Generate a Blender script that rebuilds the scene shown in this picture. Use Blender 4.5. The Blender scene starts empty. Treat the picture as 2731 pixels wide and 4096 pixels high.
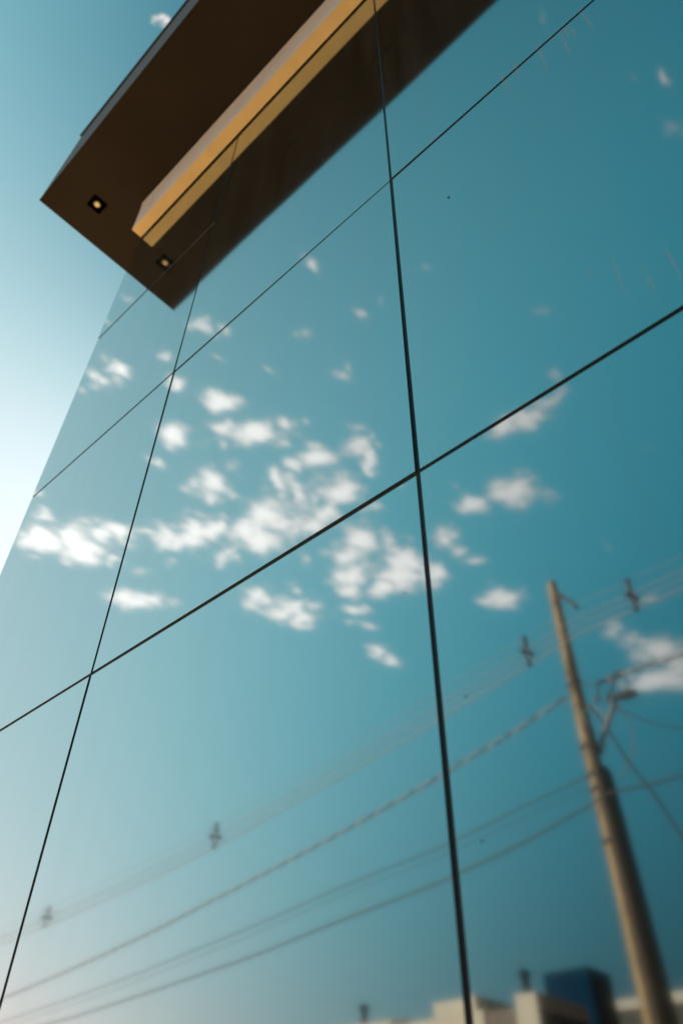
import bpy, bmesh, math, random
from mathutils import Vector, Matrix
random.seed(7)
S = bpy.context.scene
COL = S.collection
R = math.radians

# ------------------------------------------------------------------ camera
D = 1.2          # distance from the camera to the glass
CZ = 1.6         # eye height
cam_d = bpy.data.cameras.new('camera')
cam = bpy.data.objects.new('camera', cam_d)
COL.objects.link(cam)
rt = Vector((0.73665527, 0.67622981, 0.00722883))
up = Vector((0.46138878, -0.51037446, 0.7256985))
fw = Vector((-0.49442837, 0.53125432, 0.68797488))
cam.matrix_world = Matrix(((rt.x, up.x, -fw.x, 0.0), (rt.y, up.y, -fw.y, -D), (rt.z, up.z, -fw.z, CZ), (0, 0, 0, 1)))
cam_d.sensor_fit = 'VERTICAL'
cam_d.sensor_height = 36.0
cam_d.lens = 2955.41 * 36.0 / 4096.0
cam_d.clip_start = 0.05
cam_d.clip_end = 6000
cam_d.dof.use_dof = True
cam_d.dof.focus_distance = 2.9
cam_d.dof.aperture_fstop = 1.7
S.camera = cam
S.render.resolution_x, S.render.resolution_y = 682, 1024

# ------------------------------------------------------------------ exposure
S.view_settings.view_transform = 'Standard'
S.view_settings.look = 'None'
S.view_settings.gamma = 1
S.view_settings.exposure = 0.62

# ------------------------------------------------------------------ sky and sun
SUN_AZ = R(-36)      # from -x towards +y
SUN_EL = R(36)
sdir = Vector((-math.cos(SUN_AZ) * math.cos(SUN_EL), -math.sin(SUN_AZ) * math.cos(SUN_EL), math.sin(SUN_EL)))

CLOUDS = [(-0.354,-0.803,0.0306,0.0166,-3.108,0.75), (-0.315,-0.812,0.029,0.0238,2.953,0.7), (-0.274,-0.81,0.0285,0.011,-2.911,0.65), (-0.395,-0.803,0.0193,0.0091,2.366,0.3), (-0.437,-0.949,0.0399,0.0335,1.9,0.8), (-0.447,-0.991,0.0339,0.017,2.35,0.5), (-0.402,-1.016,0.0228,0.0175,1.348,0.4), (-0.646,-1.225,0.0404,0.028,2.511,0.8), (-0.637,-1.156,0.0164,0.0143,1.601,0.25), (-0.515,-1.503,0.0452,0.0253,1.212,0.6), (-0.51,-1.587,0.0429,0.0264,1.666,0.6), (-0.517,-1.658,0.0542,0.0283,1.228,0.6), (-0.476,-1.668,0.0557,0.0385,1.463,0.65), (-0.47,-1.754,0.086,0.0308,1.195,0.65), (-0.556,-1.789,0.0619,0.041,2.649,0.85), (-0.519,-1.823,0.0491,0.0356,1.919,0.7), (-0.199,-0.638,0.0212,0.0082,2.371,0.3), (-0.239,-0.762,0.0146,0.0108,1.313,0.35), (0.087,-0.468,0.0061,0.004,2.11,0.38), (0.056,-0.442,0.005,0.0036,2.043,0.3), (0.015,-0.314,0.0047,0.0037,2.027,0.28), (0.072,-0.533,0.0179,0.0086,2.479,0.2), (-0.398,-1.457,0.032,0.0151,2.507,0.25), (-0.387,-1.22,0.0135,0.0099,1.443,0.25), (-0.037,-0.394,0.0065,0.0034,2.325,0.15), (-0.204,-1.035,0.0237,0.0084,2.362,0.12), (-0.787,-0.667,0.0981,0.0444,-3.025,0.42), (-0.882,-0.709,0.1022,0.0505,2.734,0.45), (-0.7,-0.698,0.0635,0.0425,3.086,0.36), (-0.778,-0.886,0.0983,0.0546,0.847,0.36), (-0.965,-0.608,0.0793,0.0338,2.441,0.42), (-1.158,-0.469,0.099,0.0425,2.467,0.42), (-0.86,-0.553,0.0483,0.0401,0.348,0.32), (-0.75,-1.009,0.0707,0.0598,2.271,0.38), (-0.706,-0.504,0.0693,0.026,2.422,0.32), (-1.019,-0.904,0.0898,0.0488,2.066,0.36), (-1.165,-0.379,0.0194,0.0134,2.744,0.65), (-1.223,-0.406,0.0349,0.025,0.111,0.85), (-1.265,-0.407,0.0205,0.0144,2.801,0.6), (-1.236,-0.436,0.0293,0.0218,3.096,0.8), (-1.18,-0.458,0.038,0.0215,0.434,0.95), (-1.201,-0.498,0.0426,0.0328,-0.005,1), (-1.128,-0.493,0.0279,0.0212,2.834,0.8), (-1.09,-0.508,0.0279,0.0181,2.583,0.85), (-1.177,-0.553,0.0251,0.0141,-3.128,0.7), (-1.05,-0.544,0.025,0.0119,2.467,0.6), (-1.296,-0.439,0.0197,0.008,2.47,0.35), (-1.099,-0.469,0.0114,0.007,0.435,0.4), (-1.042,-0.582,0.0276,0.0205,0.404,0.85), (-1.034,-0.609,0.0235,0.0186,2.739,0.8), (-0.987,-0.613,0.0352,0.025,0.425,0.95), (-0.954,-0.63,0.0295,0.0221,0.33,0.9), (-0.92,-0.63,0.0229,0.0126,0.787,0.85), (-0.926,-0.583,0.0171,0.0113,2.525,0.6), (-0.946,-0.559,0.0142,0.0083,0.589,0.4), (-1.085,-0.537,0.0251,0.0098,0.586,0.45), (-0.896,-0.677,0.0373,0.0222,3.093,0.9), (-0.833,-0.671,0.0393,0.0317,0.274,1), (-0.905,-0.719,0.0384,0.0262,0.665,1), (-0.836,-0.712,0.0255,0.0195,0.666,0.7), (-0.979,-0.699,0.0402,0.013,-2.95,0.75), (-0.975,-0.721,0.0142,0.0102,0.6,0.45), (-0.751,-0.618,0.0288,0.012,0.746,0.8), (-0.727,-0.632,0.0174,0.0146,1.377,0.6), (-0.747,-0.67,0.0335,0.0122,0.996,0.8), (-0.776,-0.656,0.0201,0.0141,0.7,0.6), (-0.793,-0.624,0.0199,0.0082,0.731,0.3), (-0.654,-0.63,0.0268,0.0202,2.449,0.95), (-0.694,-0.614,0.017,0.0156,0.458,0.85), (-0.685,-0.724,0.0278,0.0244,-2.914,0.95), (-0.787,-0.753,0.0367,0.022,2.915,0.85), (-0.748,-0.748,0.0241,0.021,2.491,0.8), (-0.82,-0.739,0.0199,0.0181,2.701,0.75), (-0.726,-0.701,0.0217,0.0082,0.795,0.6), (-0.651,-0.698,0.0174,0.0091,0.825,0.35), (-0.652,-0.757,0.0248,0.0081,0.496,0.4), (-0.589,-0.658,0.0223,0.0165,3.095,0.8), (-0.586,-0.694,0.0284,0.0107,0.99,0.9), (-0.6,-0.728,0.0114,0.0086,2.374,0.6), (-0.546,-0.682,0.0094,0.0071,0.904,0.45), (-0.558,-0.617,0.015,0.0083,2.404,0.38), (-0.551,-0.652,0.0127,0.006,0.856,0.35), (-0.699,-0.511,0.0305,0.0231,2.538,1), (-0.726,-0.472,0.0156,0.0135,2.866,0.75), (-0.757,-0.493,0.0104,0.0086,0.425,0.45), (-0.684,-0.558,0.0143,0.008,2.438,0.55), (-0.638,-0.534,0.014,0.0131,0.236,0.65), (-0.605,-0.557,0.0089,0.0084,0.426,0.45), (-0.685,-0.428,0.0241,0.0162,2.51,0.95), (-0.681,-0.447,0.0105,0.0066,2.48,0.55), (-0.805,-0.424,0.0229,0.02,0.327,0.95), (-0.79,-0.463,0.0121,0.0058,2.45,0.3), (-0.844,-0.541,0.031,0.0194,0.61,0.92), (-0.88,-0.568,0.0205,0.0128,0.607,0.75), (-0.876,-0.518,0.0182,0.013,0.509,0.65), (-0.786,-0.54,0.0125,0.0095,0.557,0.5), (-0.845,-0.596,0.0114,0.0101,0.122,0.42), (-0.885,-0.441,0.0154,0.0124,2.847,0.65), (-0.801,-0.247,0.0129,0.0097,2.839,0.6), (-0.801,-0.271,0.0145,0.0086,2.54,0.6), (-0.77,-0.263,0.0142,0.0072,2.487,0.65), (-0.757,-0.281,0.0146,0.0115,0.117,0.85), (-0.782,-0.287,0.0105,0.0073,2.635,0.5), (-0.837,-0.257,0.0071,0.0055,0.029,0.35), (-0.752,-0.246,0.0071,0.0046,2.586,0.35), (-0.715,-0.355,0.0147,0.009,0.561,0.88), (-0.677,-0.308,0.016,0.0103,2.538,0.48), (-0.599,-0.314,0.0163,0.0098,2.486,0.5), (-0.571,-0.343,0.0077,0.0055,2.526,0.5), (-0.643,-0.208,0.0122,0.0071,2.519,0.5), (-0.692,-0.211,0.0062,0.0049,3.014,0.5), (-0.403,-0.354,0.008,0.0062,1.997,0.55), (-0.396,-0.461,0.0131,0.0069,2.398,0.55), (-0.36,-0.464,0.0082,0.0051,0.885,0.3), (-0.489,-0.429,0.0096,0.0072,2.46,0.45), (-0.496,-0.526,0.0111,0.0097,2.428,0.5), (-0.472,-0.518,0.0119,0.0045,0.834,0.3), (-0.579,-0.439,0.0143,0.0089,1.69,0.4), (-0.619,-0.368,0.0109,0.0058,2.455,0.25), (-0.275,-0.468,0.0116,0.0085,2.308,0.42), (-0.289,-0.463,0.0196,0.0043,2.399,0.25), (-1.118,-0.34,0.0145,0.0073,-3.099,0.6), (-0.668,-0.805,0.0168,0.0147,2.331,0.6), (-0.711,-0.813,0.0171,0.0161,2.333,0.5), (-0.742,-0.86,0.0323,0.0242,0.647,0.9), (-0.795,-0.884,0.0346,0.0255,-2.883,0.85), (-0.834,-0.932,0.038,0.0291,0.841,0.9), (-0.872,-0.974,0.0244,0.023,0.847,0.85), (-0.88,-0.931,0.0201,0.0195,2.625,0.5), (-0.699,-0.899,0.0262,0.0139,1.01,0.55), (-0.671,-0.924,0.0152,0.0075,0.913,0.35), (-0.712,-0.97,0.0307,0.029,1.497,1), (-0.75,-1.008,0.043,0.0381,-3.005,1), (-0.812,-1.01,0.0301,0.0176,-2.844,0.85), (-0.705,-1.055,0.0319,0.0197,0.971,0.85), (-0.775,-1.061,0.0176,0.0133,2.331,0.45), (-0.823,-0.839,0.0172,0.0147,2.471,0.55), (-0.873,-0.83,0.0283,0.0142,0.779,0.35), (-1.264,-0.662,0.0424,0.028,2.589,0.95), (-1.226,-0.697,0.0256,0.021,3.075,0.7), (-1.204,-0.725,0.0196,0.0125,2.535,0.4), (-1.087,-0.641,0.0221,0.0093,-2.944,0.4), (-1.163,-0.614,0.0227,0.0124,2.499,0.3), (-1.038,-0.851,0.0274,0.0217,0.594,0.65), (-1.074,-0.861,0.0202,0.0177,0.387,0.6), (-1.056,-0.926,0.0323,0.0239,1.23,0.8), (-1.009,-0.931,0.0259,0.0222,0.624,0.82), (-0.978,-0.959,0.0196,0.0175,2.564,0.6), (-1.029,-0.979,0.0286,0.0243,2.538,0.95), (-0.958,-0.886,0.0166,0.0135,0.679,0.55), (-0.912,-1.034,0.0308,0.0142,2.408,0.65), (-0.955,-1.066,0.0172,0.016,2.409,0.45), (-0.928,-1.106,0.0201,0.0151,1.79,0.55), (-0.987,-1.197,0.0272,0.021,0.9,0.75), (-0.99,-1.25,0.0299,0.0172,1.569,0.6), (-0.616,-0.974,0.0305,0.0211,0.988,0.8), (-0.619,-1.023,0.0146,0.0131,1.735,0.6), (-0.615,-1.074,0.0218,0.0123,2.709,0.6), (-0.523,-0.93,0.0241,0.0187,2.217,0.9), (-0.518,-0.878,0.0094,0.0074,2.235,0.3), (-0.582,-0.798,0.007,0.0064,2.089,0.4), (-0.317,0.026,0.0075,0.0056,-2.203,0.45), (-0.319,0.02,0.0061,0.003,-2.46,0.5)]

W = bpy.data.worlds.new('World')
S.world = W
W.use_nodes = True
nt = W.node_tree
nt.nodes.clear()


def N(tree, t, **kw):
    n = tree.nodes.new(t)
    for k, v in kw.items():
        setattr(n, k, v)
    return n


def mth(tree, op, a, b=None, c=None, clamp=False):
    n = tree.nodes.new('ShaderNodeMath')
    n.operation = op
    n.use_clamp = clamp
    for i, v in enumerate((a, b, c)):
        if v is None:
            continue
        if isinstance(v, (int, float)):
            n.inputs[i].default_value = v
        else:
            tree.links.new(v, n.inputs[i])
    return n.outputs[0]


def mixc(tree, fac, a, b, blend='MIX'):
    n = tree.nodes.new('ShaderNodeMix')
    n.data_type = 'RGBA'
    n.blend_type = blend
    for i, v in ((0, fac), (6, a), (7, b)):
        if isinstance(v, (int, float)):
            n.inputs[i].default_value = v
        elif isinstance(v, tuple):
            n.inputs[i].default_value = v
        else:
            tree.links.new(v, n.inputs[i])
    return n.outputs[2]


sky = N(nt, 'ShaderNodeTexSky', sky_type='NISHITA', sun_disc=False)
sky.sun_elevation = SUN_EL
sky.sun_rotation = math.atan2(sdir.x, sdir.y)
sky.air_density = 1.0
sky.dust_density = 2.2
sky.ozone_density = 1.0
# the place's teal air: hue balance of the whole sky
tint = mixc(nt, 1.0, sky.outputs[0], (0.70, 1.05, 0.86, 1), 'MULTIPLY')

tc = N(nt, 'ShaderNodeTexCoord')
sep = N(nt, 'ShaderNodeSeparateXYZ')
nt.links.new(tc.outputs['Generated'], sep.inputs[0])
zc = mth(nt, 'MAXIMUM', sep.outputs[2], 0.03)
comb = N(nt, 'ShaderNodeCombineXYZ')
nt.links.new(mth(nt, 'DIVIDE', sep.outputs[0], zc), comb.inputs[0])
nt.links.new(mth(nt, 'DIVIDE', sep.outputs[1], zc), comb.inputs[1])
# cloud layer coordinates, warped so that the puffs get ragged edges
wn = N(nt, 'ShaderNodeTexNoise', noise_dimensions='2D')
wn.inputs['Scale'].default_value = 24
wn.inputs['Detail'].default_value = 2
nt.links.new(comb.outputs[0], wn.inputs['Vector'])
ws = N(nt, 'ShaderNodeVectorMath', operation='MULTIPLY_ADD')
nt.links.new(wn.outputs['Color'], ws.inputs[0])
ws.inputs[1].default_value = (0.036, 0.036, 0)
ws.inputs[2].default_value = (-0.018, -0.018, 0)
wv = N(nt, 'ShaderNodeVectorMath', operation='ADD')
nt.links.new(comb.outputs[0], wv.inputs[0])
nt.links.new(ws.outputs[0], wv.inputs[1])
dens = None
for (u, v, a, b, ang, inten) in CLOUDS:
    mp = N(nt, 'ShaderNodeMapping', vector_type='TEXTURE')
    mp.inputs['Location'].default_value = (u, v, 0)
    mp.inputs['Rotation'].default_value = (0, 0, ang)
    mp.inputs['Scale'].default_value = (a * 1.9, b * 1.9, 1)
    nt.links.new(wv.outputs[0], mp.inputs[0])
    g = N(nt, 'ShaderNodeTexGradient', gradient_type='SPHERICAL')
    nt.links.new(mp.outputs[0], g.inputs[0])
    w = 0.14 + 0.86 * (inten if inten > 0.62 else inten * 0.85)
    dens = mth(nt, 'MULTIPLY', g.outputs[1], w) if dens is None else mth(nt, 'MAXIMUM', dens, mth(nt, 'MULTIPLY', g.outputs[1], w))
fn = N(nt, 'ShaderNodeTexNoise', noise_dimensions='2D')
fn.inputs['Scale'].default_value = 40
fn.inputs['Detail'].default_value = 5
fn.inputs['Roughness'].default_value = 0.55
nt.links.new(comb.outputs[0], fn.inputs['Vector'])
# noise eats into the puffs, most where they are thin
fn2 = N(nt, 'ShaderNodeTexNoise', noise_dimensions='2D')
fn2.inputs['Scale'].default_value = 13
fn2.inputs['Detail'].default_value = 2
nt.links.new(comb.outputs[0], fn2.inputs['Vector'])
body = dens
d2 = mth(nt, 'ADD', body, mth(nt, 'MULTIPLY_ADD', fn.outputs[0], 0.75, -0.375))
d2 = mth(nt, 'ADD', d2, mth(nt, 'MULTIPLY_ADD', fn2.outputs[0], 0.5, -0.25))
cm = N(nt, 'ShaderNodeMapRange', interpolation_type='SMOOTHSTEP')
nt.links.new(d2, cm.inputs[0])
cm.inputs[1].default_value = 0.03
cm.inputs[2].default_value = 0.66
gate = mth(nt, 'MULTIPLY', dens, 4.0, clamp=True)
mask = mth(nt, 'MULTIPLY', mth(nt, 'MULTIPLY', cm.outputs[0], gate), 0.93)
# the clear part: the Nishita sky compressed, then graded by direction (paler towards the sun and low down, deeper away from it)
# per channel: constant, x, y, z, glow lobe, low-sky, low-sky towards the sun side, y squared
SKYK = [(-3.457, -2.430, -5.078, 0.630, 3.748, 0.520, 3.104, -5.378), (-1.356, -0.892, -3.564, -0.048, 2.275, -1.229, 4.500, -3.167), (-1.063, -0.702, -3.073, -0.108, 2.071, -1.288, 4.400, -2.640)]
cx_ = mth(nt, 'MINIMUM', sep.outputs[0], 0.3)
cy_ = mth(nt, 'MINIMUM', sep.outputs[1], 0.27)
cb = N(nt, 'ShaderNodeCombineXYZ')
nt.links.new(cx_, cb.inputs[0])
nt.links.new(cy_, cb.inputs[1])
nt.links.new(sep.outputs[2], cb.inputs[2])
nrm = tc.outputs['Generated']


def vdot(v, c):
    n = N(nt, 'ShaderNodeVectorMath', operation='DOT_PRODUCT')
    nt.links.new(v, n.inputs[0])
    n.inputs[1].default_value = c
    return n.outputs['Value']


GL = Vector((-0.635, 0.533, 0.559))
lobe = mth(nt, 'EXPONENT', mth(nt, 'MULTIPLY_ADD', vdot(nrm, GL), 8.0, -8.0))
hzf = mth(nt, 'POWER', mth(nt, 'SUBTRACT', 1.0, mth(nt, 'MAXIMUM', sep.outputs[2], 0.0)), 4.0)
hzw = mth(nt, 'MULTIPLY', hzf, mth(nt, 'MAXIMUM', mth(nt, 'MULTIPLY_ADD', sep.outputs[0], -1.0, -0.62), -0.5))
ysq = mth(nt, 'MULTIPLY', cy_, cy_)
s2 = N(nt, 'ShaderNodeSeparateColor')
nt.links.new(tint, s2.inputs[0])
cc = N(nt, 'ShaderNodeCombineColor')
for ch, (k0, kx, ky, kz, kl, kh, kw, kq) in enumerate(SKYK):
    e = mth(nt, 'ADD', vdot(cb.outputs[0], (kx, ky, kz)), k0)
    for feat, k in ((lobe, kl), (hzf, kh), (hzw, kw), (ysq, kq)):
        e = mth(nt, 'MULTIPLY_ADD', feat, k, e)
    base = mth(nt, 'POWER', mth(nt, 'MULTIPLY', s2.outputs[ch], 0.161), 0.35)
    nt.links.new(mth(nt, 'MULTIPLY', mth(nt, 'MULTIPLY', base, mth(nt, 'EXPONENT', e)), 6.0), cc.inputs[ch])
clearsky = cc.outputs[0]
# clouds towards the sun are the brightest
lit = mth(nt, 'MINIMUM', mth(nt, 'MAXIMUM', mth(nt, 'MULTIPLY_ADD', sep.outputs[0], -1.1, 0.28), 0.45), 1.15)
thick = mth(nt, 'MINIMUM', mth(nt, 'MULTIPLY_ADD', d2, 0.75, 0.52), 1.15)
ccol = mixc(nt, 1.0, (12.4, 11.2, 10.6, 1), mth(nt, 'MULTIPLY', lit, thick), 'MULTIPLY')
full = mixc(nt, mask, clearsky, ccol)
bg = N(nt, 'ShaderNodeBackground')
bg.inputs[1].default_value = 0.11
nt.links.new(full, bg.inputs[0])
wo = N(nt, 'ShaderNodeOutputWorld')
nt.links.new(bg.outputs[0], wo.inputs[0])
W.cycles.sampling_method = 'MANUAL'
W.cycles.sample_map_resolution = 256

sun_d = bpy.data.lights.new('sun', 'SUN')
sun_d.energy = 5.0
sun_d.angle = R(0.5)
sun_d.color = (1.0, 0.86, 0.68)
sun = bpy.data.objects.new('sun', sun_d)
COL.objects.link(sun)
sun.rotation_euler = sdir.to_track_quat('Z', 'Y').to_euler()


# ------------------------------------------------------------------ helpers
def mat(name, col, rough=0.6, metal=0.0, noise=0.0, nscale=8.0, bump=0.0, bscale=40.0, spec=0.5, stretch=None, emit=None):
    m = bpy.data.materials.new(name)
    m.use_nodes = True
    t = m.node_tree
    b = t.nodes['Principled BSDF']
    b.inputs['Base Color'].default_value = (*col, 1)
    b.inputs['Roughness'].default_value = rough
    b.inputs['Metallic'].default_value = metal
    b.inputs['Specular IOR Level'].default_value = spec
    geo = t.nodes.new('ShaderNodeNewGeometry')
    vec = geo.outputs['Position']
    if stretch:
        mp = t.nodes.new('ShaderNodeMapping')
        mp.inputs['Scale'].default_value = stretch
        t.links.new(vec, mp.inputs[0])
        vec = mp.outputs[0]
    if noise:
        n = t.nodes.new('ShaderNodeTexNoise')
        n.inputs['Scale'].default_value = nscale
        n.inputs['Detail'].default_value = 6
        t.links.new(vec, n.inputs['Vector'])
        r = t.nodes.new('ShaderNodeMapRange')
        t.links.new(n.outputs[0], r.inputs[0])
        r.inputs[1].default_value, r.inputs[2].default_value = 0.3, 0.7
        r.inputs[3].default_value, r.inputs[4].default_value = 1 - noise, 1 + noise
        c = mixc(t, 1.0, (*col, 1), r.outputs[0], 'MULTIPLY')
        t.links.new(c, b.inputs['Base Color'])
    if bump:
        n = t.nodes.new('ShaderNodeTexNoise')
        n.inputs['Scale'].default_value = bscale
        n.inputs['Detail'].default_value = 4
        t.links.new(vec, n.inputs['Vector'])
        bp = t.nodes.new('ShaderNodeBump')
        bp.inputs['Strength'].default_value = bump
        bp.inputs['Distance'].default_value = 0.01
        t.links.new(n.outputs[0], bp.inputs['Height'])
        t.links.new(bp.outputs[0], b.inputs['Normal'])
    if emit:
        b.inputs['Emission Color'].default_value = (*emit[0], 1)
        b.inputs['Emission Strength'].default_value = emit[1]
    return m


def add_box(bm, x0, x1, y0, y1, z0, z1):
    vs = [bm.verts.new((x, y, z)) for x in (x0, x1) for y in (y0, y1) for z in (z0, z1)]
    for f in ((0, 1, 3, 2), (4, 6, 7, 5), (0, 4, 5, 1), (2, 3, 7, 6), (0, 2, 6, 4), (1, 5, 7, 3)):
        bm.faces.new([vs[i] for i in f])


def add_tube(bm, pts, rad, seg=10, cap=True, phase=0.0):
    pts = [Vector(p) for p in pts]
    rings = []
    prev = None
    for i, p in enumerate(pts):
        t = (pts[min(i + 1, len(pts) - 1)] - pts[max(i - 1, 0)]).normalized()
        ref = Vector((0, 0, 1)) if abs(t.z) < 0.9 else Vector((1, 0, 0))
        if prev is None:
            a = t.cross(ref).normalized()
        else:
            a = (prev - t * prev.dot(t)).normalized()
        prev = a
        b = t.cross(a)
        r = rad[i] if isinstance(rad, (list, tuple)) else rad
        rings.append([bm.verts.new(p + (a * math.cos(2 * math.pi * k / seg + phase) + b * math.sin(2 * math.pi * k / seg + phase)) * r) for k in range(seg)])
    for i in range(len(rings) - 1):
        for k in range(seg):
            bm.faces.new((rings[i][k], rings[i][(k + 1) % seg], rings[i + 1][(k + 1) % seg], rings[i + 1][k]))
    if cap:
        bm.faces.new(list(reversed(rings[0])))
        bm.faces.new(rings[-1])


def obj(name, bm, m, parent=None, bevel=0.0, smooth=False, loc=None):
    bmesh.ops.recalc_face_normals(bm, faces=bm.faces)
    me = bpy.data.meshes.new(name)
    bm.to_mesh(me)
    bm.free()
    me.materials.append(m)
    if smooth:
        for p in me.polygons:
            p.use_smooth = True
    o = bpy.data.objects.new(name, me)
    COL.objects.link(o)
    if parent is not None:
        o.parent = parent
        o.matrix_parent_inverse = parent_inv(parent)
    if bevel:
        md = o.modifiers.new('bevel', 'BEVEL')
        md.width = bevel
        md.segments = 2
        md.limit_method = 'ANGLE'
    return o


def parent_inv(p):
    mtx = Matrix.Identity(4)
    q = p
    while q is not None:
        mtx = Matrix.Translation(q.location) @ q.rotation_euler.to_matrix().to_4x4() @ mtx if q.parent is None else mtx
        q = q.parent
    return mtx.inverted() if p.parent is None else Matrix.Identity(4)


def box(name, m, parent, x0, x1, y0, y1, z0, z1, bevel=0.0):
    bm = bmesh.new()
    add_box(bm, x0, x1, y0, y1, z0, z1)
    return obj(name, bm, m, parent, bevel)


def thing(name, label, cat, loc=(0, 0, 0), group=None):
    o = bpy.data.objects.new(name, None)
    o.empty_display_size = 0.3
    COL.objects.link(o)
    o.location = loc
    tag(o, label, cat, group)
    return o


def tag(o, label, cat, group=None):
    o['label'] = label
    o['category'] = cat
    if group:
        o['group'] = group
    return o


# ------------------------------------------------------------------ materials
def glass_material():
    m = bpy.data.materials.new('mirror_glass')
    m.use_nodes = True
    t = m.node_tree
    b = t.nodes['Principled BSDF']
    b.inputs['Metallic'].default_value = 1.0
    b.inputs['Base Color'].default_value = (0.50, 0.58, 0.60, 1)
    b.inputs['Specular Tint'].default_value = (0.82, 0.86, 0.86, 1)
    b.inputs['Roughness'].default_value = 0.045
    geo = t.nodes.new('ShaderNodeNewGeometry')
    # reflectance rises towards grazing view angles
    lw = t.nodes.new('ShaderNodeLayerWeight')
    lw.inputs[0].default_value = 0.5
    f2 = mth(t, 'POWER', lw.outputs['Facing'], 2.0)
    rgb = t.nodes.new('ShaderNodeCombineColor')
    for ch, (g0, g1) in enumerate(GLASSK):
        t.links.new(mth(t, 'MINIMUM', mth(t, 'MULTIPLY', mth(t, 'EXPONENT', mth(t, 'MULTIPLY', f2, g1)), g0), 0.95), rgb.inputs[ch])
    t.links.new(rgb.outputs[0], b.inputs['Base Color'])
    # slight roller wave of toughened glass
    n = t.nodes.new('ShaderNodeTexNoise')
    n.inputs['Scale'].default_value = 1.3
    n.inputs['Detail'].default_value = 1
    t.links.new(geo.outputs['Position'], n.inputs['Vector'])
    bp = t.nodes.new('ShaderNodeBump')
    bp.inputs['Strength'].default_value = 1.0
    bp.inputs['Distance'].default_value = 0.0009
    t.links.new(n.outputs[0], bp.inputs['Height'])
    t.links.new(bp.outputs[0], b.inputs['Normal'])
    # thin dust film, in faint vertical runs, plus a few drip marks under the joint
    mp = t.nodes.new('ShaderNodeMapping')
    mp.inputs['Rotation'].default_value = (0, R(-9), 0)
    mp.inputs['Scale'].default_value = (9, 9, 0.4)
    t.links.new(geo.outputs['Position'], mp.inputs[0])
    n2 = t.nodes.new('ShaderNodeTexNoise')
    n2.inputs['Scale'].default_value = 1.0
    n2.inputs['Detail'].default_value = 4
    t.links.new(mp.outputs[0], n2.inputs['Vector'])
    r = t.nodes.new('ShaderNodeMapRange')
    t.links.new(n2.outputs[0], r.inputs[0])
    r.inputs[1].default_value, r.inputs[2].default_value = 0.35, 0.75
    r.inputs[3].default_value, r.inputs[4].default_value = 0.012, 0.050
    film = r.outputs[0]
    wob = t.nodes.new('ShaderNodeTexNoise')
    wob.inputs['Scale'].default_value = 14
    wob.inputs['Detail'].default_value = 3
    t.links.new(geo.outputs['Position'], wob.inputs['Vector'])
    wm = t.nodes.new('ShaderNodeVectorMath')
    wm.operation = 'MULTIPLY_ADD'
    t.links.new(wob.outputs['Color'], wm.inputs[0])
    wm.inputs[1].default_value = (0.016, 0, 0.05)
    wm.inputs[2].default_value = (-0.008, 0, -0.025)
    wa = t.nodes.new('ShaderNodeVectorMath')
    wa.operation = 'ADD'
    t.links.new(geo.outputs['Position'], wa.inputs[0])
    t.links.new(wm.outputs[0], wa.inputs[1])
    drip = None
    for (x, z, h, w, ang, inten) in DRIPS:
        q = t.nodes.new('ShaderNodeMapping')
        q.vector_type = 'TEXTURE'
        q.inputs['Location'].default_value = (x, 0, z)
        q.inputs['Rotation'].default_value = (0, ang, 0)
        q.inputs['Scale'].default_value = (w * 1.3, 5, h)
        t.links.new(wa.outputs[0], q.inputs[0])
        g = t.nodes.new('ShaderNodeTexGradient')
        g.gradient_type = 'SPHERICAL'
        t.links.new(q.outputs[0], g.inputs[0])
        v = mth(t, 'MULTIPLY', g.outputs[1], inten * 1.05)
        drip = v if drip is None else mth(t, 'MAXIMUM', drip, v)
    film2 = mth(t, 'MAXIMUM', film, drip)
    df = t.nodes.new('ShaderNodeBsdfDiffuse')
    df.inputs[0].default_value = (0.42, 0.36, 0.33, 1)
    mx = t.nodes.new('ShaderNodeMixShader')
    t.links.new(film2, mx.inputs[0])
    t.links.new(b.outputs[0], mx.inputs[1])
    t.links.new(df.outputs[0], mx.inputs[2])
    out = t.nodes['Material Output']
    t.links.new(mx.outputs[0], out.inputs[0])
    return m


DRIPS = [(-0.2035, 5.10, 0.20, 0.007, 0.01, 0.34), (-0.185, 5.04, 0.10, 0.006, 0.01, 0.22), (-0.136, 5.10, 0.15, 0.009, 0.02, 0.34), (-0.155, 5.13, 0.12, 0.005, 0.02, 0.2),
         (-0.034, 5.02, 0.27, 0.007, 0.04, 0.38), (0.060, 4.95, 0.25, 0.0065, 0.035, 0.38), (0.086, 5.05, 0.10, 0.012, 0.04, 0.34), (0.104, 4.98, 0.10, 0.009, 0.04, 0.26),
         (0.165, 5.02, 0.24, 0.007, 0.01, 0.36), (0.03, 5.12, 0.12, 0.006, 0.04, 0.2),
         (-0.137, 3.385, 0.15, 0.0045, 0.045, 0.34), (-0.079, 3.28, 0.10, 0.0045, 0.04, 0.34), (-0.016, 3.30, 0.12, 0.005, 0.02, 0.34),
         (-0.201, 3.47, 0.06, 0.004, 0.02, 0.26), (-0.168, 3.43, 0.05, 0.004, 0.02, 0.22)]
SPK_LIST = [(-0.557, 4.512, 0.0028, 3), (-0.756, 2.39, 0.0014, 3), (-0.756, 2.097, 0.0014, 3), (-0.898, 2.734, 0.001, 3)]
GLASSK = [(0.42, 0.25), (0.47, 0.25), (0.48, 0.25)]
M = {}
M['glass'] = glass_material()
M['seal'] = mat('black_sealant', (0.010, 0.010, 0.011), 0.5, bump=0.2, bscale=60, spec=0.25)
M['core'] = mat('wall_core', (0.03, 0.03, 0.03), 0.8, noise=0.2)
M['soffit'] = mat('brown_soffit_panel', (0.033, 0.0235, 0.0155), 0.85, noise=0.12, nscale=1.2, bump=0.08, bscale=220, spec=0.05)
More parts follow.
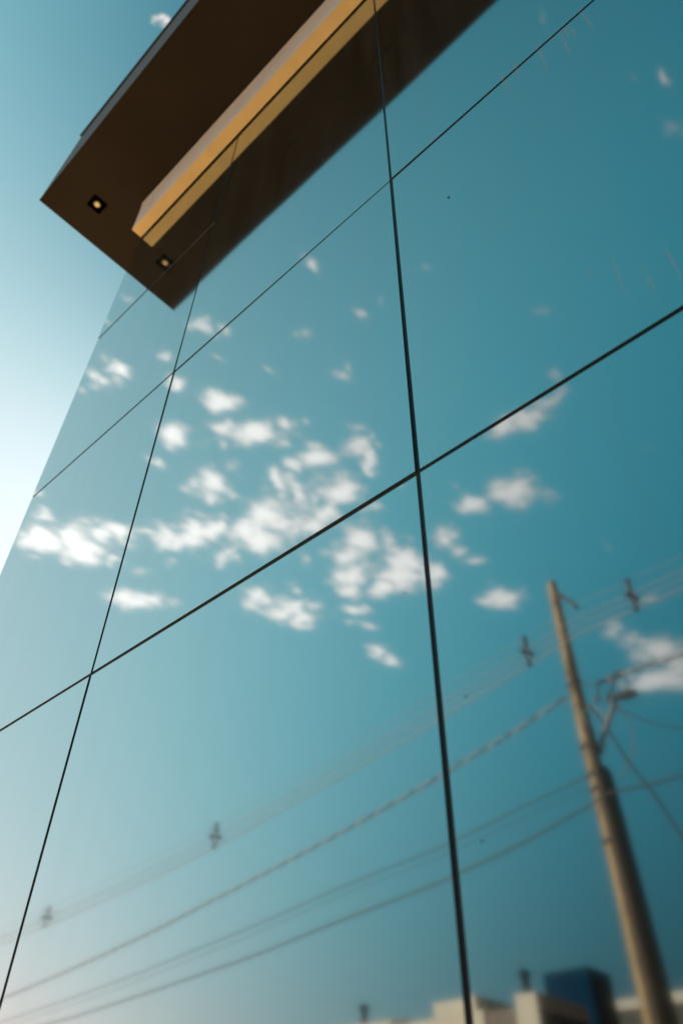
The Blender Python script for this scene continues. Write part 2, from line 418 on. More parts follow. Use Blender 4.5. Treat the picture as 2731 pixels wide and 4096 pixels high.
M['fascia'] = mat('dark_grey_fascia', (0.10, 0.070, 0.066), 0.7, noise=0.08, nscale=1.5)
M['coping'] = mat('coping_metal', (0.02, 0.022, 0.024), 0.4, metal=0.6, noise=0.05)
M['beam'] = mat('beam_paint_warm_bounce', (0.92, 0.60, 0.26), 0.7, noise=0.06, nscale=5, bump=0.1, bscale=150)  # underside: cream paint with the warm ground bounce put into its colour
M['beamface'] = mat('beam_paint_sky_lit', (0.78, 0.74, 0.78), 0.7, noise=0.05, nscale=4)  # outer face: same paint, cooled in colour to stand for sky light
M['trim'] = mat('black_trim', (0.001, 0.001, 0.001), 0.9, noise=0.05, spec=0.0)
M['lens'] = mat('lamp_lens', (0.8, 0.55, 0.28), 0.5, noise=0.03, emit=((1.0, 0.60, 0.22), 0.04))
M['ring'] = mat('lamp_ring', (0.03, 0.02, 0.012), 0.5, metal=0.0, noise=0.05)
M['speck'] = mat('dirt_speck', (0.02, 0.015, 0.012), 0.9, noise=0.2)
M['ground'] = mat('dry_ground', (0.46, 0.33, 0.20), 0.95, noise=0.25, nscale=0.35, bump=0.4, bscale=12)
M['paving'] = mat('sand_coloured_paving', (0.70, 0.52, 0.33), 0.9, noise=0.12, nscale=3, bump=0.3, bscale=30)
M['asphalt'] = mat('asphalt', (0.055, 0.054, 0.052), 0.9, noise=0.25, nscale=6, bump=0.5, bscale=90)
M['kerb'] = mat('kerb_concrete', (0.40, 0.37, 0.33), 0.9, noise=0.15, nscale=6)
M['mark'] = mat('road_paint', (0.75, 0.62, 0.20), 0.7, noise=0.15, nscale=9)
M['concrete'] = mat('pole_concrete', (0.28, 0.19, 0.10), 0.9, noise=0.3, nscale=3, bump=0.4, bscale=40)
M['groove'] = mat('pole_concrete_side', (0.16, 0.135, 0.115), 0.9, noise=0.2, nscale=5, bump=0.3)
M['steel'] = mat('galvanised_steel', (0.16, 0.13, 0.13), 0.55, metal=0.7, noise=0.15, nscale=30)
M['rust'] = mat('rusted_clamp', (0.05, 0.028, 0.022), 0.8, noise=0.3, nscale=40)
M['pipe'] = mat('brown_conduit', (0.045, 0.034, 0.030), 0.7, noise=0.15, nscale=8, spec=0.2)
M['black'] = mat('black_polymer', (0.014, 0.014, 0.016), 0.5, noise=0.1, nscale=40)
M['cable'] = mat('grey_covered_cable', (0.36, 0.33, 0.33), 0.5, noise=0.1, nscale=4)
M['bare'] = mat('bare_aluminium_strand', (0.45, 0.39, 0.38), 0.6, metal=0.0, noise=0.1, nscale=20)
M['porcelain'] = mat('brown_insulator', (0.16, 0.10, 0.095), 0.35, noise=0.1, nscale=40)
M['pink'] = mat('pink_insulator', (0.42, 0.10, 0.14), 0.4, noise=0.1, nscale=40)
M['cream'] = mat('cream_render', (0.66, 0.60, 0.52), 0.85, noise=0.10, nscale=0.7, bump=0.2)
M['brownwall_shade'] = mat('brown_render_and_shade', (0.17, 0.125, 0.11), 0.9, noise=0.15, nscale=0.7)  # parapet brown; on the house flank, cream in shade put in as colour
M['darkwall'] = mat('dark_grey_render', (0.075, 0.08, 0.072), 0.9, noise=0.15, nscale=0.6)
M['roof'] = mat('brown_roof_sheet', (0.17, 0.14, 0.12), 0.8, noise=0.2, nscale=1.5)
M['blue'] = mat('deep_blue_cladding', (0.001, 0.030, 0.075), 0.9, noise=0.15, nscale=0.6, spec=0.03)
M['navy'] = mat('blue_black_cap_and_shade', (0.003, 0.005, 0.008), 0.9, noise=0.2, nscale=0.5, spec=0.03)  # roof cap colour; also shade put into the tower and house sides
M['ventm'] = mat('dark_vent_metal', (0.008, 0.011, 0.012), 0.9, noise=0.15, nscale=5, spec=0.1)
M['winglass'] = mat('window_glass', (0.03, 0.04, 0.05), 0.08, spec=0.8)
M['frame'] = mat('window_frame', (0.2, 0.2, 0.2), 0.5)

# ------------------------------------------------------------------ setting: ground, road, pavements
def ground_sheet(name, m, pts, z):
    bm = bmesh.new()
    bm.faces.new([bm.verts.new((x, y, z)) for x, y in pts])
    o = obj(name, bm, m)
    o['kind'] = 'structure'
    return o


ground_sheet('ground', M['ground'], [(-1500, -1500), (1500, -1500), (1500, 1500), (-1500, 1500)], -0.16)
# the street runs slightly askew to the facade: y = -10.55 + 0.12 (x + 5)
SK = 0.12


def st(x, off):
    return (x, -10.55 + SK * (x + 5) + off)


def strip(name, m, o0, o1, z0, z1, x0=-120, x1=90):
    bm = bmesh.new()
    a = [st(x0, o0), st(x1, o0), st(x1, o1), st(x0, o1)]
    lo = [bm.verts.new((x, y, z0)) for x, y in a]
    hi = [bm.verts.new((x, y, z1)) for x, y in a]
    bm.faces.new(hi)
    bm.faces.new(lo[::-1])
    for i in range(4):
        bm.faces.new((lo[i], lo[(i + 1) % 4], hi[(i + 1) % 4], hi[i]))
    o = obj(name, bm, m)
    o['kind'] = 'structure'
    return o


strip('pavement', M['paving'], -0.9, 5.2, -0.15, -0.004)
strip('kerb', M['kerb'], -1.06, -0.9, -0.15, 0.002)
strip('road', M['asphalt'], -9.6, -1.06, -0.158, -0.14)
strip('kerb', M['kerb'], -9.76, -9.6, -0.15, 0.002)
strip('pavement', M['paving'], -13.0, -9.76, -0.15, -0.004)
for k in range(-14, 12):
    strip('road_marking', M['mark'], -5.4, -5.28, -0.136, -0.135, x0=k * 6.0, x1=k * 6.0 + 2.6)
fore = bmesh.new()
a = [(-30, 14), (18, 14), (18, st(18, 5.2)[1]), (-30, st(-30, 5.2)[1])]
fore.faces.new([fore.verts.new((x, y, 0.0)) for x, y in a])
o = obj('forecourt', fore, M['paving'])
o['kind'] = 'structure'

# ------------------------------------------------------------------ the glass building
B = thing('glass_building', 'tall building with mirrored blue glass panels, black joints and a dark brown overhanging canopy', 'building', (1.0, 4.0, 0))


def Z(z):
    return z * D + CZ


XV = [-3.325 * D, -2.038 * D, -0.686 * D, 0.65 * D, 1.99 * D, 3.33 * D, 4.67 * D]
ZS = Z(6.482)      # soffit
ZBM = Z(5.982)     # underside of the beam
ZH = [0.12, Z(-0.386), Z(1.269), Z(2.925), Z(4.513), ZS - 0.003]
J = 0.0083         # half joint
DEP = 8.0
box('wall_core', M['core'], B, XV[0] + 0.035, XV[-1] - 0.035, 0.035, DEP - 0.035, 0, ZS - 0.002)


def pane(x0, x1, z0, z1, side=None):
    """one glass panel 12 mm thick; side=None on the front, else on the end wall"""
    bm = bmesh.new()
    w, h, t = (x1 - x0) / 2, (z1 - z0) / 2, 0.012
    add_box(bm, -w, w, 0, t, -h, h)
    tilt = Matrix.Rotation(R(random.uniform(-0.11, 0.11)), 4, 'X') @ Matrix.Rotation(R(random.uniform(-0.11, 0.11)), 4, 'Z')
    if side is None:
        tr = Matrix.Translation(((x0 + x1) / 2, 0, (z0 + z1) / 2)) @ tilt
    else:
        tr = Matrix.Translation((side, (x0 + x1) / 2, (z0 + z1) / 2)) @ Matrix.Rotation(R(-90), 4, 'Z') @ tilt
    bmesh.ops.transform(bm, matrix=tr, verts=bm.verts)
    return obj('glass_panel', bm, M['glass'], B)


for i in range(len(XV) - 1):
    for j in range(len(ZH) - 1):
        pane(XV[i] + (J if i else 0), XV[i + 1] - J, ZH[j] + J, ZH[j + 1] - (J if j < 4 else 0))
YC = [0.012, 1.95, 3.9, 5.85, DEP]
for i in range(4):
    for j in range(len(ZH) - 1):
        pane(YC[i] + J, YC[i + 1] - J, ZH[j] + J, ZH[j + 1] - (J if j < 4 else 0), side=XV[0])
# black sealant strips, recessed 4 mm behind the glass face
for x in XV[1:-1]:
    bm = bmesh.new()
    add_box(bm, x - 0.0080, x + 0.0020, 0.0045, 0.034, 0.12, ZS - 0.004)
    add_tube(bm, [(x + 0.0046, 0.0072, 0.12), (x + 0.0046, 0.0072, ZS - 0.004)], 0.0032, 8)
    obj('joint_seal', bm, M['seal'], B)
for z in ZH[1:-1]:
    bm = bmesh.new()
    add_box(bm, XV[0] + 0.004, XV[-1], 0.0050, 0.0335, z - 0.0080, z + 0.0080)
    add_tube(bm, [(XV[0] + 0.004, 0.0062, z - 0.0035), (XV[-1], 0.0062, z - 0.0035)], 0.0030, 8)
    obj('joint_seal', bm, M['seal'], B)
box('base_plinth', M['trim'], B, XV[0] + 0.01, XV[-1], 0.003, 0.033, 0, 0.118)
# canopy: brown soffit, grey fascia, dark coping
XE, YS, XR, YB2 = -3.928 * D, -0.742 * D, 6.6, DEP + 0.9
FT = Z(7.97)
box('soffit', M['soffit'], B, XE, XR, YS, YB2, ZS, ZS + 0.03)
box('fascia', M['fascia'], B, XE + 0.002, XR - 0.002, YS + 0.002, YB2 - 0.002, ZS + 0.032, FT - 0.02)
box('coping', M['coping'], B, XE + 0.010, XR - 0.002, YS - 0.022, YB2 + 0.02, FT - 0.018, FT + 0.03)
# beam along the head of the glass
# its outer face is a shallow cove that flares out towards the soffit
bm = bmesh.new()
prof = [(-0.014, ZBM + 0.006)]
for k in range(13):
    u = k / 12
    prof.append((-0.1016 * D - 0.012 * u ** 3.0, ZBM + 0.006 + (ZS - 0.003 - ZBM - 0.006) * u))
prof.append((-0.014, ZS - 0.003))
ea = [bm.verts.new((-3.27 * D, y, z)) for y, z in prof]
eb = [bm.verts.new((XR - 0.02, y, z)) for y, z in prof]
for k in range(len(prof)):
    q = (k + 1) % len(prof)
    bm.faces.new((ea[k], ea[q], eb[q], eb[k]))
bm.faces.new(ea)
bm.faces.new(eb[::-1])
obj('beam', bm, M['beamface'], B)
box('beam_underside', M['beam'], B, -3.27 * D - 0.001, XR - 0.021, -0.1016 * D - 0.001, -0.012, ZBM, ZBM + 0.005)
# the square downlight in the soffit
dl = bmesh.new()
xd, yd, hs = -3.5795 * D, -0.3737 * D, 0.079
for (a0, a1, b0, b1) in ((-hs, hs, -hs, -0.05), (-hs, hs, 0.05, hs), (-hs, -0.05, -0.05, 0.05), (0.05, hs, -0.05, 0.05)):
    add_box(dl, xd + a0, xd + a1, yd + b0, yd + b1, ZS - 0.006, ZS - 0.001)
DL = obj('downlight', dl, M['trim'], B)
box('lamp_recess', M['trim'], DL, xd - 0.0498, xd + 0.0498, yd - 0.0498, yd + 0.0498, ZS - 0.0022, ZS - 0.0014)
rb = bmesh.new()
add_tube(rb, [(xd, yd, ZS - 0.0024), (xd, yd, ZS - 0.0060)], [0.043, 0.040], 32)
obj('lamp_ring', rb, M['ring'], DL)
lb = bmesh.new()
add_tube(lb, [(xd, yd, ZS - 0.0062), (xd, yd, ZS - 0.0095), (xd, yd, ZS - 0.011)], [0.028, 0.024, 0.012], 32)
obj('lamp_lens', lb, M['lens'], DL, smooth=False)
# little insects and specks stuck to the glass
def speck(x, z, r, n):
    bm = bmesh.new()
    for k in range(n):
        c = Vector((x + random.uniform(-1.6, 1.6) * r, -0.0012, z + random.uniform(-1.6, 1.6) * r))
        d = Vector((random.uniform(-1, 1), 0, random.uniform(-1, 1))).normalized() * r * 1.3
        add_tube(bm, [c - d, c, c + d], [r * 0.25, r * 0.55, r * 0.25], 6)
    obj('dirt_speck', bm, M['speck'], B)


for s in SPK_LIST:
    speck(*s)


# ------------------------------------------------------------------ utility pole
PX, PY = -5.03, -10.55
PH = 11.0
PR = R(36)           # turned a little off the street line
pole = thing('utility_pole', 'tall tapering concrete utility pole, sunlit on one face, carrying bundled overhead cables', 'utility pole', (PX, PY, 0))
cr, sr = math.cos(PR), math.sin(PR)


def PL(x, y, z):
    """pole-local to world: local +y face looks towards the glass building"""
    return (PX + x * cr - y * sr, PY + x * sr + y * cr, z)


def half(z):
    f = 1 - z / PH
    return 0.100 + 0.002 * f, 0.054 + 0.125 * f      # half widths: narrow face, deep face


bm = bmesh.new()
rings = []
for i in range(23):
    z = -0.3 + (PH + 0.3) * i / 22
    a, b = half(max(z, 0))
    g = min(0.035, a * 0.4) * min(1.0, max(0.0, (PH - 1.0 - z) * 3)) if z < PH - 1.0 else 0.0
    f = b * 0.50
    prof = [(-a, b), (a, b), (a, f), (a - g, f * 0.8), (a - g, -f * 0.8), (a, -f), (a, -b), (-a, -b), (-a, -f), (-a + g, -f * 0.8), (-a + g, f * 0.8), (-a, f)]
    rings.append([bm.verts.new(PL(x, y, z)) for x, y in prof])
for r0, r1 in zip(rings, rings[1:]):
    for k in range(12):
        bm.faces.new((r0[k], r0[(k + 1) % 12], r1[(k + 1) % 12], r1[k]))
bm.faces.new(rings[-1])
bm.faces.new(rings[0][::-1])
obj('shaft', bm, M['concrete'], pole, bevel=0.012)


def band(z, h=0.06, m='rust'):
    a, b = half(z)
    bm = bmesh.new()
    t = 0.012
    for s in (1, -1):
        for (x0, x1, y0, y1) in ((-a - t, a + t, b, b + t), (a, a + t, -b - t, b + t)):
            vs = []
            for zz in (z - h / 2, z + h / 2):
                vs.append([bm.verts.new(PL(s * x, s * y, zz)) for x, y in ((x0, y0), (x1, y0), (x1, y1), (x0, y1))])
            bm.faces.new(vs[0][::-1])
            bm.faces.new(vs[1])
            for k in range(4):
                bm.faces.new((vs[0][k], vs[0][(k + 1) % 4], vs[1][(k + 1) % 4], vs[1][k]))
    add_tube(bm, [PL(a - 0.02, b, z), PL(a - 0.02, b + 0.06, z)], 0.014, 8)
    add_tube(bm, [PL(-a + 0.02, b, z), PL(-a + 0.02, b + 0.06, z)], 0.014, 8)
    obj('clamp_band', bm, M[m], pole)


for z in (8.63, 6.67, 6.92, 5.85, 7.42):
    band(z)
# dark opening box under the second clamp
bm = bmesh.new()
a, b = half(7.87)
for i, zz in enumerate((7.72, 8.02)):
    pass
lo = [bm.verts.new(PL(x, y, 7.70)) for x, y in ((a, b - 0.02), (a + 0.10, b - 0.03), (a + 0.10, -0.02), (a, -0.02))]
hi = [bm.verts.new(PL(x, y, 8.04)) for x, y in ((a, b - 0.02), (a + 0.07, b - 0.03), (a + 0.07, -0.02), (a, -0.02))]
bm.faces.new(lo[::-1])
bm.faces.new(hi)
for k in range(4):
    bm.faces.new((lo[k], lo[(k + 1) % 4], hi[(k + 1) % 4], hi[k]))
obj('junction_box', bm, M['black'], pole, bevel=0.01)
# brown riser conduit on the side, with its hooked weather head, and a black cable bundle behind it; both widened and darkened to deepen the pole's shaded flank
def side(z, out, dy):
    a, b = half(z)
    return PL(a + out, dy * b, z)


obj('riser_conduit', (lambda bm: (add_tube(bm, [side(z, 0.070, 0.40) for z in (0.0, 2, 4, 6, 7.2, 7.6)] + [side(7.70, 0.07, 0.6), side(7.73, 0.085, 0.8)], 0.080, 14), bm)[1])(bmesh.new()), M['pipe'], pole, smooth=True)
obj('cable_bundle', (lambda bm: (add_tube(bm, [side(z, 0.075, -0.96) for z in (0.0, 3, 5, 6.2, 6.85)] + [side(6.98, 0.06, -0.6)], 0.075, 12), bm)[1])(bmesh.new()), M['black'], pole, smooth=True)
# bracket near the top that carries the messenger wire
bm = bmesh.new()
add_tube(bm, [PL(0.06, 0.02, 10.72), (-4.78, -10.40, 10.44), (-4.50, -10.05, 9.98), (-4.40, -9.95, 9.76)], [0.045, 0.034, 0.030, 0.045], 10)
add_tube(bm, [PL(0.05, 0.08, 10.45), (-4.74, -10.34, 10.38)], 0.018, 8)
obj('bracket', bm, M['rust'], pole)
# secondary arm with a street-lamp head
bm = bmesh.new()
add_tube(bm, [(-4.86, -10.52, 7.22), (-4.76, -10.51, 7.45), (-4.55, -10.49, 7.74), (-4.42, -10.48, 7.90), (-4.34, -10.47, 8.08)], 0.044, 12)
ARM = obj('lamp_arm', bm, M['steel'], pole, smooth=True)
bm = bmesh.new()
add_tube(bm, [(-4.40, -10.47, 8.10), (-4.28, -10.46, 8.06), (-4.12, -10.44, 8.03), (-3.97, -10.43, 8.00), (-3.93, -10.43, 7.99)], [0.035, 0.065, 0.088, 0.065, 0.025], 12)
obj('lamp_head', bm, M['rust'], pole, smooth=True)
for nm, mm, pts, r in (('dead_end_clamp', 'rust', [(-4.58, -10.50, 8.46), (-4.48, -10.49, 8.46), (-4.40, -10.48, 8.43)], 0.034),
                       ('insulator', 'pink', [(-4.40, -10.48, 8.43), (-4.30, -10.47, 8.44), (-4.24, -10.46, 8.45)], 0.036),
                       ('dead_end_clamp', 'rust', [(-4.24, -10.46, 8.46), (-4.14, -10.45, 8.42)], 0.034),
                       ('insulator', 'porcelain', [(-4.66, -10.51, 8.12), (-4.70, -10.51, 8.22)], 0.038),
                       ('insulator', 'porcelain', [(-4.50, -10.49, 8.04), (-4.47, -10.49, 8.13)], 0.032)):
    bm = bmesh.new()
    add_tube(bm, pts, r, 10)
    obj(nm, bm, M[mm], pole, smooth=True)


def smooth_pts(pts, n=8):
    pts = [Vector(p) for p in pts]
    out = []
    for i in range(len(pts) - 1):
        p0, p1, p2, p3 = pts[max(i - 1, 0)], pts[i], pts[i + 1], pts[min(i + 2, len(pts) - 1)]
        for k in range(n):
            t = k / n
            out.append(0.5 * ((2 * p1) + (p2 - p0) * t + (2 * p0 - 5 * p1 + 4 * p2 - p3) * t * t + (3 * p1 - p0 - 3 * p2 + p3) * t ** 3))
    out.append(pts[-1])
    return out


def jumper(pts, r, m):
    bm = bmesh.new()
    add_tube(bm, smooth_pts(pts), r, 8)
    obj('jumper_wire', bm, M[m], pole, smooth=True)


jumper([PL(0.08, 0.1, 8.62), (-4.74, -10.51, 8.50), (-4.60, -10.50, 8.47)], 0.013, 'cable')
jumper([(-4.56, -10.50, 8.47), (-4.60, -10.50, 8.38), (-4.62, -10.5, 8.28), (-4.67, -10.51, 8.17)], 0.024, 'black')
jumper([(-4.24, -10.46, 8.42), (-4.30, -10.47, 8.30), (-4.40, -10.48, 8.20), (-4.50, -10.49, 8.08)], 0.024, 'rust')
jumper([(-4.20, -10.46, 8.42), (-4.06, -10.44, 8.34), (-4.05, -10.44, 8.20), (-4.16, -10.45, 8.05)], 0.014, 'black')
jumper([(-4.34, -10.47, 8.0), (-4.22, -10.46, 7.6), (-4.24, -10.46, 7.2), (-4.38, -10.48, 6.98), (-4.48, -10.49, 6.86), (-4.66, -10.51, 6.76)], 0.012, 'steel')
jumper([PL(0.14, 0.1, 7.9), (-4.80, -10.5, 8.1), (-4.70, -10.51, 7.98), (-4.62, -10.5, 7.85), (-4.60, -10.5, 7.68), (-4.66, -10.51, 7.55)], 0.014, 'cable')

# ------------------------------------------------------------------ overhead wires (they continue to poles out of view)
def span(xa, za, xb, zb, sag, off, n=80):
    """catenary-like run from x=xa to x=xb in the street's direction"""
    out = []
    for i in range(n + 1):
        t = i / n
        x = xa + (xb - xa) * t
        y = st(x, off)[1]
        out.append((x, y, za + (zb - za) * t - 4 * sag * t * (1 - t)))
    return out


def wire(name, pts, r, m, label, cat='cable', seg=6, group=None):
    bm = bmesh.new()
    add_tube(bm, pts, r, seg)
    o = obj(name, bm, M[m], None, smooth=True)
    return tag(o, label, cat, group)


XL, XRR = -41.0, 28.0
G1 = 'covered cables of the top line held by spacers'
wire('messenger_wire', span(XL, 10.28, -4.40, 9.74, 0.96, 0.62)[:-1] + span(-4.40, 9.74, XRR, 9.8, 0.62, 0.62), 0.006, 'cable', 'thin uppermost wire that the spacers hang from, at the tip of the pole bracket', 'wire', group=None)
# the three covered phases under the messenger, sharing the spacers
for (dy, dz, lab, rr_) in ((-0.13, -0.33, 'pale covered cable on the far arm of the spacers, below the thin top wire', 0.010),
                     (0.13, -0.36, 'pale covered cable on the near arm of the spacers, below the thin top wire', 0.010),
                     (0.0, -0.60, 'thick pale covered cable through the bottom of the spacers', 0.015)):
    a = [(x, y, z + dz) for x, y, z in span(XL, 10.28, -4.40, 9.74, 0.96, 0.62 + dy)]
    b = [(x, y, z + dz) for x, y, z in span(-4.40, 9.74, XRR, 9.8, 0.62, 0.62 + dy)]
    wire('covered_cable', a[:-1] + b, rr_, 'cable', lab, group=G1)


def mess_z(x):
    if x <= -4.40:
        t = (x - XL) / (-4.40 - XL)
        return 10.28 + (9.74 - 10.28) * t - 4 * 0.96 * t * (1 - t)
    t = (x + 4.40) / (XRR + 4.40)
    return 9.74 + (9.8 - 9.74) * t - 4 * 0.62 * t * (1 - t)


def spacer(x, label):
    y = st(x, 0.62)[1]
    z = mess_z(x)
    t = thing('cable_spacer', label, 'cable spacer', (x, y, z - 0.68), group='spacers on the top cables')
    ca, sa = 1.0, SK
    def Q(d, h):        # in the plane across the line
        return (x - sa * d, y + ca * d, z + h)
    bm = bmesh.new()
    pts = [Q(0, 0.03), Q(0.10, -0.33), Q(0, -0.62), Q(-0.10, -0.33), Q(0, 0.03)]
    for p, q in zip(pts, pts[1:]):
        add_tube(bm, [p, q], 0.022, 8)
    add_tube(bm, [Q(-0.13, -0.33), Q(0.13, -0.33)], 0.026, 8)
    add_tube(bm, [Q(0, 0.03), Q(0, -0.33)], 0.02, 8)
    obj('frame', bm, M['porcelain'], t)
    for (d, h) in ((0, 0.0), (0.13, -0.35), (-0.13, -0.33), (0, -0.60)):
        bm = bmesh.new()
        c = Vector(Q(d, h))
        al = Vector((1, SK, 0)).normalized()
        add_tube(bm, [c - al * 0.05, c - al * 0.03, c + al * 0.03, c + al * 0.05], [0.03, 0.045, 0.045, 0.03], 10)
        obj('grip', bm, M['rust'], t, smooth=True)


spacer(-26.05, 'brown cable spacer farthest from the pole, small at the lower left of the glass')
spacer(-15.95, 'brown cable spacer midway along the top cables, in the lower middle of the glass')
spacer(-5.58, 'brown cable spacer just left of the pole top, on the top cables')
spacer(-3.30, 'brown cable spacer right of the pole top, beyond the bracket')

# twisted service bundle: two dark cables wound round a pale bare one
def bundle(pts, label, name='twisted_cable', pitch=0.62, r=0.019, rad=0.016, group=None):
    t = thing(name, label, 'cable', tuple(pts[0]), group)
    P = [Vector(p) for p in smooth_pts(pts, 6)]
    # resample evenly
    L = [0.0]
    for p, q in zip(P, P[1:]):
        L.append(L[-1] + (q - p).length)
    n = int(L[-1] / 0.07)
    res, j = [], 0
    for i in range(n + 1):
        s_ = L[-1] * i / n
        while j < len(L) - 2 and L[j + 1] < s_:
            j += 1
        f = (s_ - L[j]) / max(L[j + 1] - L[j], 1e-6)
        res.append(P[j].lerp(P[j + 1], f))
    for k, mm in enumerate(('bare', 'black')):
        out = []
        for i, p in enumerate(res):
            tg = (res[min(i + 1, n)] - res[max(i - 1, 0)]).normalized()
            a = tg.cross(Vector((0, 0, 1))).normalized()
            b = tg.cross(a)
            ph = 2 * math.pi * (L[-1] * i / n / pitch + 0.08 * math.sin(i * 0.045) + k / 2)
            out.append(p + (a * math.cos(ph) + b * math.sin(ph)) * rad)
        bm = bmesh.new()
        add_tube(bm, out, r, 6)
        obj('strand', bm, M[mm], t, smooth=True)


def run(pts, off):
    return [(x, st(x, off)[1], z) for x, z in pts]


bundle(run([(-41, 7.9), (-36, 7.2), (-29.3, 6.96), (-23.1, 7.05), (-16.2, 7.38), (-11.3, 7.69), (-8.0, 8.0), (-6.4, 8.17), (-5.16, 8.34)], 0.2),
       'twisted light and dark cable bundle running from the pole to the lower left', group='twisted cable bundles')
bundle(run([(-4.16, 8.42), (-3.95, 8.35), (-3.48, 8.29), (-3.0, 8.21), (0, 7.8), (6, 7.3), (14, 7.3), (28, 8.4)], 0.12),
       'twisted light and dark cable bundle leaving the pole hardware towards the right edge', group='twisted cable bundles')
G2 = 'lower dark cables strung along the street'
wire('telephone_cable', smooth_pts(run([(-41, 6.9), (-32, 6.0), (-25, 5.72), (-20.1, 5.72), (-14.9, 5.79), (-11.3, 5.93), (-8.3, 6.06), (-6.6, 6.2), (-5.15, 6.42), (-4.83, 6.49), (-4.17, 6.42), (-3.63, 6.38), (0, 6.1), (8, 5.8), (28, 6.6)], 0.2)), 0.020, 'black',
     'thick dark cable, lowest of those crossing the glass, dipping to the lower left', group=G2)
wire('telephone_cable', smooth_pts(run([(-41, 7.2), (-33, 6.35), (-27.9, 6.20), (-21.6, 6.24), (-15.0, 6.40), (-11.3, 6.56), (-7.9, 6.66), (-6.5, 6.77), (-5.15, 6.85)], 0.2)), 0.014, 'black',
     'thin dark cable meeting the pole just above the thick lowest one', group=G2)
wire('telephone_cable', smooth_pts(run([(-41, 7.0), (-33, 6.2), (-27.9, 6.02), (-21.6, 6.05), (-15.0, 6.22), (-11.3, 6.40), (-7.9, 6.49), (-6.5, 6.58), (-5.15, 6.68)], 0.2)), 0.007, 'black',
     'faint thin cable between the two dark ones left of the pole', group=G2)
wire('drop_cable', smooth_pts([(-4.86, -10.53, 8.12), (-4.77, -10.52, 7.98), (-4.59, -10.50, 7.48), (-4.41, -10.48, 6.92), (-4.17, -10.45, 6.38), (-3.91, -10.42, 5.62), (-3.2, -10.34, 3.9), (-2.6, -10.27, 2.6), (-1.9, -9.8, 0.0)]), 0.021, 'black',
     'dark cable slanting steeply down to the right beside the pole', 'cable')
wire('drop_cable', smooth_pts([(-4.45, -10.48, 7.98), (-4.16, -10.45, 7.68), (-3.38, -10.36, 7.14), (-1.0, -10.1, 6.2), (6, -13.0, 5.4), (14, -16.0, 5.8)]), 0.013, 'black',
     'thin dark cable falling gently to the right from the lamp arm', 'cable')

# poles beyond the frame that hold the far ends
def far_pole(x, label):
    y = st(x, 0.0)[1]
    t = thing('utility_pole', label, 'utility pole', (x, y, 0))
    bm = bmesh.new()
    add_tube(bm, [(x, y, -0.3), (x, y, 6), (x, y, 11.0)], [0.19, 0.14, 0.10], 12)
    obj('shaft', bm, M['concrete'], t)
    bm = bmesh.new()
    add_tube(bm, [(x, y, 10.6), (x, y + 0.62, 10.3)], 0.035, 8)
    obj('bracket', bm, M['rust'], t)


far_pole(-41.0, 'round concrete pole at the far left end of the street cables')
far_pole(28.0, 'round concrete pole at the far right end of the street cables')

# ------------------------------------------------------------------ buildings across the street
def building(name, label, x0, x1, y0, y1, h, wall, group=None):
    t = thing(name, label, 'building', ((x0 + x1) / 2, (y0 + y1) / 2, 0), group)
    return t


def window(t, x0, x1, y, z0, z1):
    f = bmesh.new()
    for (a, b, c, d) in ((x0, x1, z0, z0 + .07), (x0, x1, z1 - .07, z1), (x0, x0 + .07, z0 + .07, z1 - .07), (x1 - .07, x1, z0 + .07, z1 - .07), ((x0 + x1) / 2 - .03, (x0 + x1) / 2 + .03, z0 + .07, z1 - .07)):
        add_box(f, a, b, y + 0.004, y + 0.07, c, d)
    fo = obj('window', f, M['frame'], t)
    box('glass', M['winglass'], fo, x0 + .07, x1 - .07, y + 0.005, y + 0.03, z0 + .07, z1 - .07)


# 1: long low cream block
b1 = thing('cream_building', 'long low cream building with a raised cream roof box, left of the blue tower', 'building', (-37, -50, 0))
bm = bmesh.new()
add_box(bm, -37.7, -30.7, -52, -45, 0, 10.78)
add_box(bm, -46.5, -37.7, -52, -44.9, 0, 11.05)
obj('wall', bm, M['cream'], b1, bevel=0.03)
box('roof_box', M['cream'], b1, -34.25, -31.2, -49, -44.98, 10.783, 11.62, bevel=0.03)
box('parapet_gap', M['brownwall_shade'], b1, -37.69, -36.3, -45.2, -44.95, 10.783, 10.98, bevel=0.02)
box('parapet_cap', M['roof'], b1, -31.18, -30.62, -46.2, -45.3, 10.783, 11.15, bevel=0.03)
bm = bmesh.new()
vs = [bm.verts.new(v) for v in ((-30.695, -45.15, 0), (-30.695, -49.6, 0), (-26.2, -49.6, 0), (-26.2, -45.15, 0), (-30.695, -45.15, 10.72), (-30.695, -49.6, 10.95), (-26.2, -49.6, 10.75), (-26.2, -45.15, 10.52))]
for f in ((0, 3, 2, 1), (4, 5, 6, 7), (0, 1, 5, 4), (1, 2, 6, 5), (2, 3, 7, 6), (3, 0, 4, 7)):
    bm.faces.new([vs[i] for i in f])
obj('sloping_roof_wing', bm, M['roof'], b1)
for x in (-45, -42, -39.5, -36.5, -33.5):
    for z in (1.2, 4.4, 7.6):
        window(b1, x, x + 1.4, -45 if x > -37.6 else -44.9, z, z + 1.5)

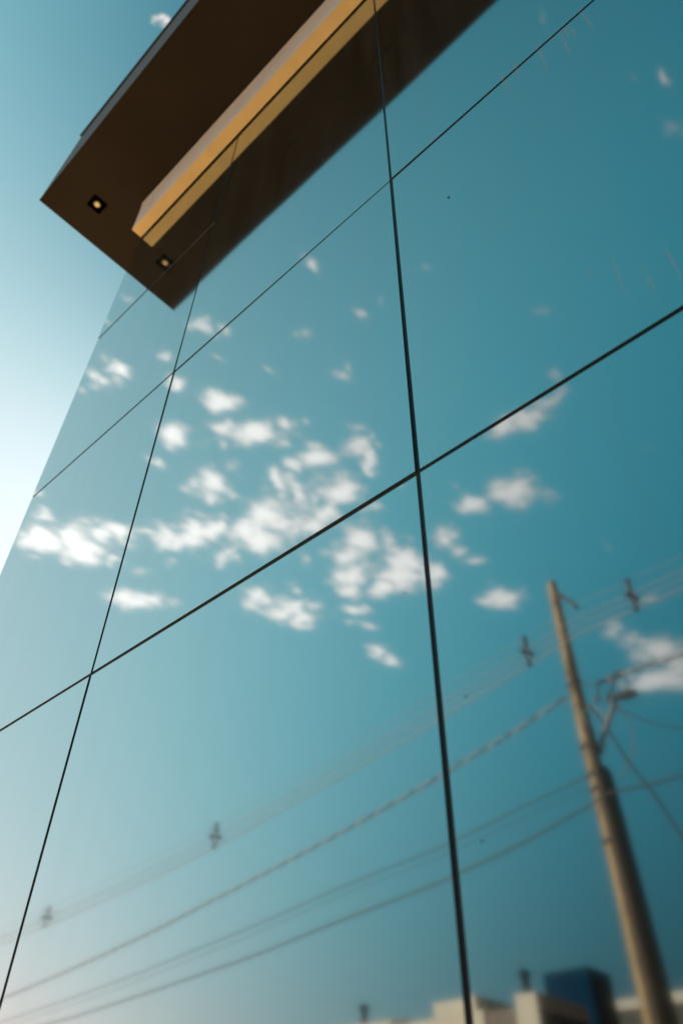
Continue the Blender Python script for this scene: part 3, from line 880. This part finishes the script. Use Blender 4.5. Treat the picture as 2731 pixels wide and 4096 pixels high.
# 2: narrow cream block, its flank's shade put in as brown and near-black
b2 = thing('cream_house', 'narrow cream block with a shaded brown flank, in front of the blue tower', 'building', (-24.6, -42, 0))
bm = bmesh.new()
add_box(bm, -25.25, -23.9, -45.0, -40, 0, 10.22)
obj('wall', bm, M['cream'], b2, bevel=0.04)
box('flank_shade', M['brownwall_shade'], b2, -23.897, -23.84, -45.4, -40.04, 9.45, 10.18)  # thin slabs that carry the sunless flank's shade as colour
box('flank_shade_lower', M['navy'], b2, -23.897, -23.86, -45.4, -40.04, 0, 9.447)
window(b2, -25.0, -24.2, -40, 1.2, 3.0)
window(b2, -25.0, -24.2, -40, 4.6, 6.2)

# 3: deep blue tower
b3 = thing('blue_tower', 'deep blue square tower rising above the cream rooftops, its shaded right side coloured almost black', 'building', (-28.3, -54, 0))
bm = bmesh.new()
add_box(bm, -30.1, -26.65, -55.1, -52, 0, 13.62)
obj('wall', bm, M['blue'], b3, bevel=0.06)
box('side_shade', M['navy'], b3, -26.648, -26.58, -55.05, -52.04, 12.25, 13.6)  # thin slabs over the blue wall, its sunless side's shade as colour
box('side_shade_lower', M['navy'], b3, -26.648, -26.57, -55.0, -52.2, 0, 12.247)
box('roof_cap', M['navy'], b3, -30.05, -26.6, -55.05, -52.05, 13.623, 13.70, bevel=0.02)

# 4: long building at the right, cream band over a dark wall
b4 = thing('banded_building', 'long flat building with a cream roof band over a dark wall, partly behind the pole', 'building', (-20, -62, 0))
box('wall', M['darkwall'], b4, -29.2, 2.0, -68, -58, 0, 12.02)
box('roof_band', M['cream'], b4, -29.3, 2.1, -68.1, -57.8, 12.023, 12.68, bevel=0.04)
for k in range(9):
    for z in (1.2, 4.4, 7.6):
        window(b4, -28 + k * 3.2, -26.2 + k * 3.2, -58, z, z + 1.5)


def vent(x, y, z0, z1, r, label):
    t = thing('roof_vent', label, 'roof vent', (x, y, z0), group='vents on the roofs')
    bm = bmesh.new()
    add_tube(bm, [(x, y, z0), (x, y, z1 - 0.32)], r, 16)
    obj('pipe', bm, M['ventm'], t)
    bm = bmesh.new()
    add_tube(bm, [(x, y, z1 - 0.42), (x, y, z1 - 0.34), (x, y, z1 - 0.12), (x, y, z1)], [r * 1.1, r * 1.5, r * 1.5, r * 0.7], 16)
    obj('cowl', bm, M['ventm'], t, smooth=True)


vent(-25.35 + 0.35, -41.0, 10.22, 11.55, 0.22, 'dark capped vent pipe standing on the narrow cream block beside the blue tower')
vent(-40.6, -45.6, 11.05, 12.35, 0.22, 'dark capped vent pipe on the long low cream building, at the bottom middle')
